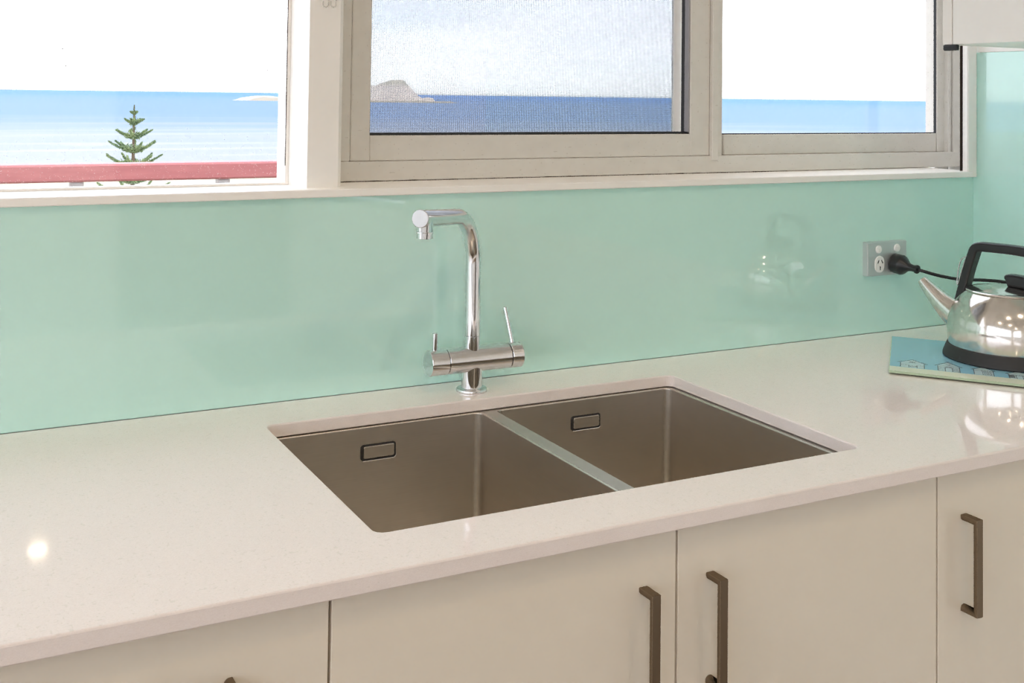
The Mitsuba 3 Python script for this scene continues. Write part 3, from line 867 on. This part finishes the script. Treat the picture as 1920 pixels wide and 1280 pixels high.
k0 = (KC[0], KC[1], KZ)
obj('kettle__base_ring', lathe([(0.0, 0.0002), (0.106, 0.0002), (0.1080, 0.0018), (0.1072, 0.006), (0.1010, 0.0215), (0.0995, 0.0220), (0.0, 0.0220)], 96, k0), 'black_soft', 30)
bodyp = [(0.0985, 0.0215), (0.0990, 0.0240), (0.1000, 0.036), (0.1004, 0.046), (0.0998, 0.058), (0.0975, 0.070), (0.0935, 0.0815), (0.0880, 0.0920), (0.0815, 0.1010), (0.0745, 0.1085), (0.0695, 0.1130), (0.0680, 0.1140)]
bp = catmull([(a, b, 0) for a, b in bodyp], 5)[:, :2]
obj('kettle__body', lathe(bp, 120, k0), 'polished_steel', True)
obj('kettle__lid', lathe([(0.0685, 0.1142), (0.0700, 0.1150), (0.0702, 0.1166), (0.0690, 0.1178), (0.0660, 0.1186), (0.0640, 0.1180), (0.060, 0.1190), (0.045, 0.1222), (0.028, 0.1246), (0.012, 0.1256), (0.0, 0.1258)], 96, k0), 'polished_steel', 50)


def rsec(a, b, r, n=4):
    return rrect(-a, a, -b, b, r, n)


knob = [kpt(0.001, 0.1335), kpt(-0.003, 0.1350), kpt(-0.012, 0.1356), kpt(-0.030, 0.1345), kpt(-0.050, 0.131), kpt(-0.062, 0.124)]
kpath = catmull(knob, 6)
ks = np.interp(np.linspace(0, 1, len(kpath)), [0, 0.06, 0.16, 0.8, 1], [0.45, 0.8, 1, 1, 0.8])
obj('kettle__lid__knob', sweep(kpath, rsec(0.0105, 0.0125, 0.005), ks, ref=[0, 0, 1]), 'black_plastic', 40)
# handle: a bowed bar over the lid
hp = [kpt(0.0890, 0.0880), kpt(0.0845, 0.1040), kpt(0.0740, 0.1420), kpt(0.0650, 0.1700), kpt(0.0600, 0.1820), kpt(0.0525, 0.1872), kpt(0.0380, 0.1880), kpt(0.0, 0.1885), kpt(-0.030, 0.1875),
      kpt(-0.058, 0.1845), kpt(-0.070, 0.172), kpt(-0.076, 0.140), kpt(-0.082, 0.108), kpt(-0.088, 0.086)]
hpath = catmull(hp, 8)
obj('kettle__handle', sweep(hpath, rsec(0.0080, 0.0115, 0.0040), ref=[-kd[0], -kd[1], 0.0]), 'black_plastic', 40)
wire = [kpt(0.0735, 0.1690, 0.005), kpt(0.0860, 0.1600, 0.005), kpt(0.0915, 0.1400, 0.005), kpt(0.0940, 0.1170, 0.005), kpt(0.0915, 0.1180, 0.005), kpt(0.0860, 0.1370, 0.005), kpt(0.0780, 0.1610, 0.005)]
wp = catmull(wire + wire[:1], 8)[:-1]
obj('kettle__whistle_wire', tube(wp, 0.0011, 10, closed=True), 'chrome', 40)
labels['kettle__whistle_wire'] = {'label': 'thin chrome wire loop on the front of the handle'}
# spout: a flattened cone rising from the shoulder
sp0, sp1 = kpt(0.0780, 0.0480), kpt(0.1660, 0.1130)
sp = [sp0 + (sp1 - sp0) * t + np.array([0, 0, -0.006 * math.sin(PI * t)]) for t in np.linspace(0, 1, 12)]
ss = np.stack([np.linspace(0.0310, 0.0092, 12), np.linspace(0.0235, 0.0098, 12)], 1)
outer_s = sweep(np.array(sp), circle(1, 32), ss, ref=[0, 0, 1], caps=False)
inner_s = sweep(np.array(sp[7:]), circle(1, 32), ss[7:] * 0.86, ref=[0, 0, 1], caps=False)
inner_s.invert()
obj('kettle__spout', outer_s, 'polished_steel', True)
obj('kettle__spout__inside', inner_s, 'black_soft', True)
obj('kettle__cord_inlet', rod(kpt(-0.095, 0.018), kpt(-0.114, 0.022), 0.012, 0.002, 24), 'black_soft', 35)

# ------------------------------------------------------------------ blind chain loops on the post
for i_, (cx, zb) in enumerate(((0.5400, 1.4835), (0.5522, 1.4840))):
    k_ = name('blind_chain')
    ms = []
    w_, pitch_ = 0.0042, 0.0026
    path = [(cx - w_, zz_) for zz_ in np.arange(zb + 0.3, zb + w_, -pitch_)]
    path += [(cx + w_ * math.cos(a), zb + w_ + w_ * math.sin(a)) for a in np.linspace(PI * 1.08, PI * 1.92, 5)]
    path += [(cx + w_, zz_) for zz_ in np.arange(zb + w_ + 0.001, zb + 0.3, pitch_)]
    for (x_, z_) in path:
        s_ = trimesh.creation.icosphere(1, 0.00098)
        s_.apply_translation([x_, 0.0215, z_])
        ms.append(s_)
    obj(k_, join(*ms), 'bead_steel', True)
    tag(k_, ('left' if i_ == 0 else 'right') + ' of the two steel bead chain loops hanging on the window post', 'blind chain', 'bead chains on the window post')

# ------------------------------------------------------------------ downlights
scene['lamp_glow'] = {'type': 'diffuse', 'reflectance': rgb(0.8)}
for i_, (x, y) in enumerate(((0.50, -3.65), (-0.9, -3.65), (1.15, -1.55), (-0.6, -2.3), (0.4, -1.3), (-0.9, -1.3))):
    k_ = name('downlight')
    labels[k_] = {'label': 'round white recessed downlight in the kitchen ceiling', 'category': 'downlight', 'group': 'ceiling downlights'}
    obj(k_ + '__bezel', lathe([(0.036, 0), (0.046, -0.002), (0.05, 0), (0.036, 0.0)], 32, (x, y, CEIL - 0.0005)), 'white_plastic', 40)
    m = trimesh.creation.cylinder(0.0355, 0.002, sections=32)
    m = lathe([(0.0, -0.003), (0.0355, -0.003)], 32, (x, y, CEIL))
    if m.face_normals[0][2] > 0:
        m.invert()
    scene[k_ + '__lens'] = ply(m, 'lamp_glow', emitter={'type': 'area', 'radiance': rgb(*(LAMP * c for c in LAMP_TINT))})
